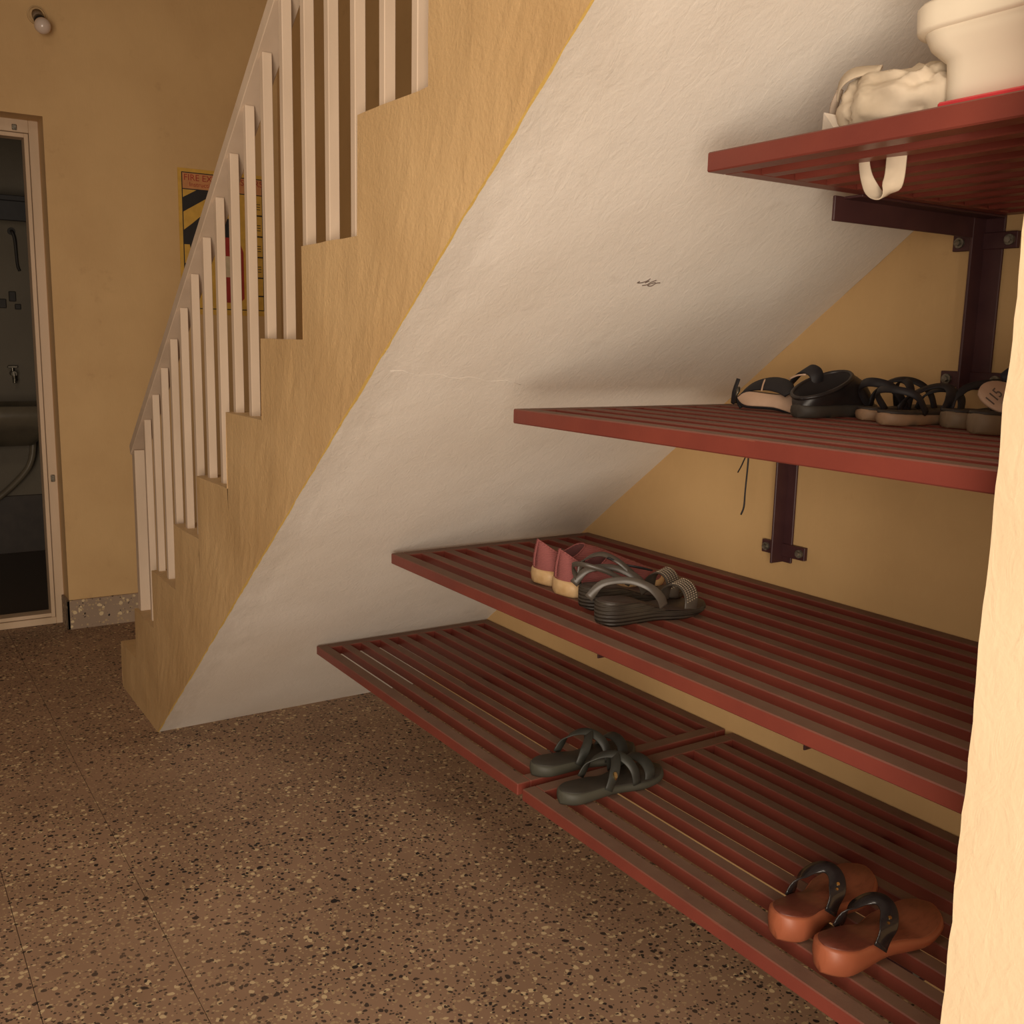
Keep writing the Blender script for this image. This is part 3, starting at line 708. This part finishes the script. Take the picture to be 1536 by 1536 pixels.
# the one above carries a flat black insole only; give it a broad strap
t = thing('clog', 'big black clog with an open oval collar and dark block sole', 'clog', (2.508, .590, Z2), R(6))
sole('sole', .205, .078, [(0, .022), (1, .02)], [(0, 0), (.9, 0), (1, .005)], simple('dark_grey_sole', (.055, .045, .036), rough=.6), t, 1, .001)
M_CLG = simple('black_leather', (.026, .020, .019), (.016, .012, .012), rough=.4, scale=25); M_CLI = simple('clog_lining', (.018, .013, .013), rough=.8)
n = 32; rings = []
for s in [0, .2, .4, .6, .8, .92, 1]:
    r = []
    for k in range(n):
        a = 2 * math.pi * k / n; u = .5 - .5 * math.cos(a); sg = 1 if math.sin(a) >= 0 else -1
        h = halfw(min(max(u, .004), .996), .078) - .001
        lo = Vector((sg * h, u * .203 + .001, .021))
        hi = Vector((.045 * math.sin(a) * .9, (.066 - .062 * math.cos(a)), (.031) + .046 * (.066 - .062 * math.cos(a)) / .13))
        b_ = math.sin(s * math.pi) * .001
        p = lo.lerp(hi, s ** (1.0 if u < .5 else 1.1)); p.x += sg * b_; p.z += (.012 * math.sin(s * math.pi) if u > .5 else 0); r.append(p)
    rings.append(r)
bm = bmesh.new(); loft(bm, rings, False, False); bmo('upper', bm, M_CLG, t, True)
top = rings[-1]; c0 = sum(top, Vector()) / n
bm = bmesh.new(); loft(bm, [top, [c0 + (p - c0) * .92 for p in top], [Vector((p.x * .6, c0.y + (p.y - c0.y) * .8, .03)) for p in top]], False, True); bmo('lining', bm, M_CLI, t, True)
bm = bmesh.new(); tube(bm, top + top[:2], .0036, 8); bmo('collar', bm, M_CLG, t, True)
# pale lined black sandal at the left end of the row
t = thing('strappy_sandal', 'black strappy sandal with pale footbed at the left end of the eye level shelf', 'sandal', (2.478, .560, Z2 - .0), R(-3))
M_PAL = simple('pale_footbed', (.62, .42, .30), (.52, .34, .23), rough=.6, scale=18)
bm = bmesh.new()   # lying on its side: footbed stands upright facing the room
M_ = Matrix.Translation((-.10, .05, .032)) @ Matrix.Rotation(R(-78), 4, 'Z') @ Matrix.Rotation(R(72), 4, 'Y')
s1 = sole('sole', .165, .046, [(0, .010), (1, .010)], [(0, 0), (1, 0)], M_BKL, t, 1, 0); s2 = sole('footbed', .165, .046, [(0, .013), (1, .013)], [(0, .008), (1, .008)], M_PAL, t, 1, 0, .003)
ROT = Matrix.Translation((-.158, .070, .018)) @ Matrix.Rotation(R(-62), 4, 'Z') @ Matrix.Rotation(R(68), 4, 'Y')
for s_ in (s1, s2): s_.data.transform(ROT)
bm.free()
ribbon('strap', [(-.160, .085, .004), (-.165, .08, .022), (-.145, .09, .042), (-.110, .10, .050), (-.075, .10, .046), (-.05, .09, .035)], [.014, .016, .026, .036, .034, .02], (0, .6, .5), .004, M_BKL, t)
ribbon('strap', [(-.150, .05, .012), (-.142, .045, .035), (-.138, .05, .058)], .008, (1, 0, 0), .003, M_BKL, t)
ribbon('ankle_strap', [(-.085, .115, .040), (-.060, .12, .068), (-.040, .12, .079), (-.020, .12, .072), (-.018, .12, .05), (-.03, .11, .03)], [.012, .022, .026, .026, .022, .016], (.2, .6, .4), .004, M_BKL, t)
ribbon('trim', [(-.060, .098, .061), (-.040, .097, .068), (-.022, .098, .070)], .003, (0, 0, 1), .0015, M_PAL, t)
ribbon('trim', [(-.100, .078, .058), (-.096, .070, .048), (-.090, .062, .038)], .003, (1, 0, 0), .0015, M_PAL, t)
bm = bmesh.new(); tube(bm, cr([(-.168, .075, .012), (-.166, .070, .022), (-.162, .073, .034), (-.166, .078, .04)], 4), .003, 6); bmo('buckle', bm, M_MET, t, True)
# pale sandal marked 115, tilted on top of the thick sole
t = thing('marked_sandal', 'pale sandal with 115 written on it, resting tilted at the right end', 'sandal', (2.840, .642, Z2 + .034), R(0))
Ld = Vector((.62, .72, -.16)).normalized(); Nn = Vector((.35, -.62, .70)); Nn = (Nn - Ld * Nn.dot(Ld)).normalized(); Wd = Ld.cross(Nn)
ROT = Matrix(((Wd.x, Ld.x, Nn.x, -.030), (Wd.y, Ld.y, Nn.y, -.022), (Wd.z, Ld.z, Nn.z, .022), (0, 0, 0, 1)))
pad = sole('footbed', .22, .082, [(0, .008), (1, .008)], [(0, 0), (1, 0)], M_PAL, t, 1, 0); pad.data.transform(ROT)
M_NVY = simple('navy_fabric', (.020, .020, .030), (.014, .014, .022), rough=.6, scale=30)
ribbon('upper_strap', [(-.022, .020, .046), (-.005, .03, .052), (.020, .04, .056), (.05, .05, .056), (.09, .06, .05)], [.012, .030, .046, .054, .056], (.1, .2, 1), .004, M_NVY, t)
ribbon('toe_strap', [(.000, -.002, .014), (.012, -.010, .022), (.03, -.012, .024), (.05, -.005, .012)], .020, (.3, .3, 1), .004, M_NVY, t)
text('size_writing', '115', .022, M_PEN, ROT @ Matrix.Translation((.026, .017, .0088)) @ Matrix.Rotation(R(150), 4, 'Z'), parent=pad, shear=.2)

# lace hanging through the slats under the eye-level shelf
t = thing('shoelace', 'thin black lace dangling under the shelf of black sandals', 'shoelace', (2.196, .80, 1.13))
bm = bmesh.new(); tube(bm, cr([(.010, 0, .012), (.008, 0, -.06), (.009, .0, -.10), (.006, .0, -.16), (.003, .002, -.195), (-.002, 0, -.213)], 5), .0019, 6); bmo('lace_end', bm, M_BKL, t, True)
bm = bmesh.new(); tube(bm, cr([(.006, 0, .01), (.004, 0, -.075), (-.006, .0, -.105), (-.018, 0, -.126)], 5), .0014, 6); bmo('lace_end', bm, M_BKL, t, True)

# ------------------------------------------------------------------ things on the top shelf
M_CLO = simple('cream_cotton', (.60, .50, .38), (.49, .40, .29), rough=.85, scale=12, bd=.004)
M_CLI2 = simple('darker_lining', (.40, .31, .24), rough=.9)  # lining cotton, darker than the bag body
bag = thing('cloth_bag', 'crumpled cream cloth bag, its handle hanging through the topmost shelf', 'bag', (2.862, .36, Z3))
bm = bmesh.new(); bmesh.ops.create_icosphere(bm, subdivisions=5, radius=1)
for v in bm.verts:
    p = v.co.copy(); sg = lambda c, e: math.copysign(abs(c) ** e, c)
    q = Vector((sg(p.x, .7) * .080, sg(p.y, .8) * .07, sg(p.z, .65) * .036 + .030))
    q.z += .010 * max(0, -p.x) * max(0, p.z)
    rd = 0
    for fq, am in ((2.1, .0085), (4.3, .0045), (9.5, .0016)):
        rd += am * (1 - 2.6 * abs(noise.noise(Vector((p.x * fq + fq, p.y * fq, p.z * fq * .7)))))
    q += p.normalized() * rd; q.z = max(q.z, .0006); v.co = q
bmo('body', bm, M_CLO, bag, True)
ribbon('top_fold', [(-.094, -.035, .050), (-.078, -.05, .066), (-.055, -.056, .074), (-.02, -.05, .074)], [.008, .020, .022, .012], (.5, -.6, -.7), .003, M_CLO, bag)
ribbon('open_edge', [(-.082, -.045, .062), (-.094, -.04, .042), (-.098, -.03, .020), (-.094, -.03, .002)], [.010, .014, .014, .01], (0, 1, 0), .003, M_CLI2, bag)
bm = bmesh.new(); P = [(-.098, -.055, .0), (-.088, -.065, .034), (-.058, -.068, .0), (-.075, -.03, .03), (-.095, -.02, .0), (-.06, -.03, .0)]
vv = [bm.verts.new(p) for p in P]; bmesh.ops.convex_hull(bm, input=vv); tag(bmo('white_flap', bm, simple('white_cotton', (.75, .66, .56), rough=.8), bag), 'small white folded corner')
ribbon('handle', [(-.053, -.025, .012), (-.053, -.026, -.022), (-.044, -.028, -.048), (-.028, -.03, -.067), (-.016, -.03, -.070), (-.005, -.03, -.054), (-.003, -.03, -.022), (-.003, -.03, .012)], [.014, .014, .016, .020, .022, .024, .026, .026], [(1, .2, 0), (1, .2, 0), (.9, .3, .3), (.4, .9, .3), (-.2, .9, .3), (.8, .4, .3), (1, .2, .0), (1, .2, 0)], .0018, M_CLO, bag, 6)
t = tag(box('black_case', 2.845, 2.885, .290, .330, Z3 + .0005, Z3 + .016, M_BLK, bevel=.003), 'small black case peeping out under the cloth bag', 'case')
# white tub with rolled rim
M_TUB = simple('ivory_plastic', (.78, .69, .55), (.74, .65, .51), rough=.35, scale=4)
tub = thing('washing_tub', 'ivory white tub with a thick rim, cut by the right frame edge', 'tub', (3.145, .44, Z3 + .0082))
def trr(hx, hy, z, rad): return rrect(-hx, hx, -hy, hy, z, rad, 6)
bm = bmesh.new()
loft(bm, [trr(.207, .150, 0, .03), trr(.210, .153, .005, .03), trr(.212, .155, .020, .035), trr(.214, .157, .034, .04), trr(.214, .160, .050, .04), trr(.228, .170, .064, .04), trr(.235, .176, .080, .042), trr(.235, .176, .10, .042), trr(.228, .168, .101, .04), trr(.222, .162, .06, .04), trr(.19, .14, .012, .035)])
bmo('bowl', bm, M_TUB, tub, True)
bm = bmesh.new()
loft(bm, [trr(.234, .174, .078, .042), trr(.2405, .1805, .079, .045), trr(.242, .182, .082, .046), trr(.243, .183, .104, .046), trr(.240, .180, .108, .044), trr(.229, .169, .108, .04), trr(.226, .166, .086, .04)])
bmo('rim', bm, M_TUB, tub, True)
t = thing('red_tray', 'flat bright red tray under the ivory tub on the topmost shelf', 'tray', (3.15, .42, Z3))
M_RED = simple('red_plastic', (.62, .045, .055), rough=.35)
bm = bmesh.new(); bx(bm, -.19, .16, -.165, .14, .0004, .0079, 0, .002); bmo('base', bm, M_RED, t)
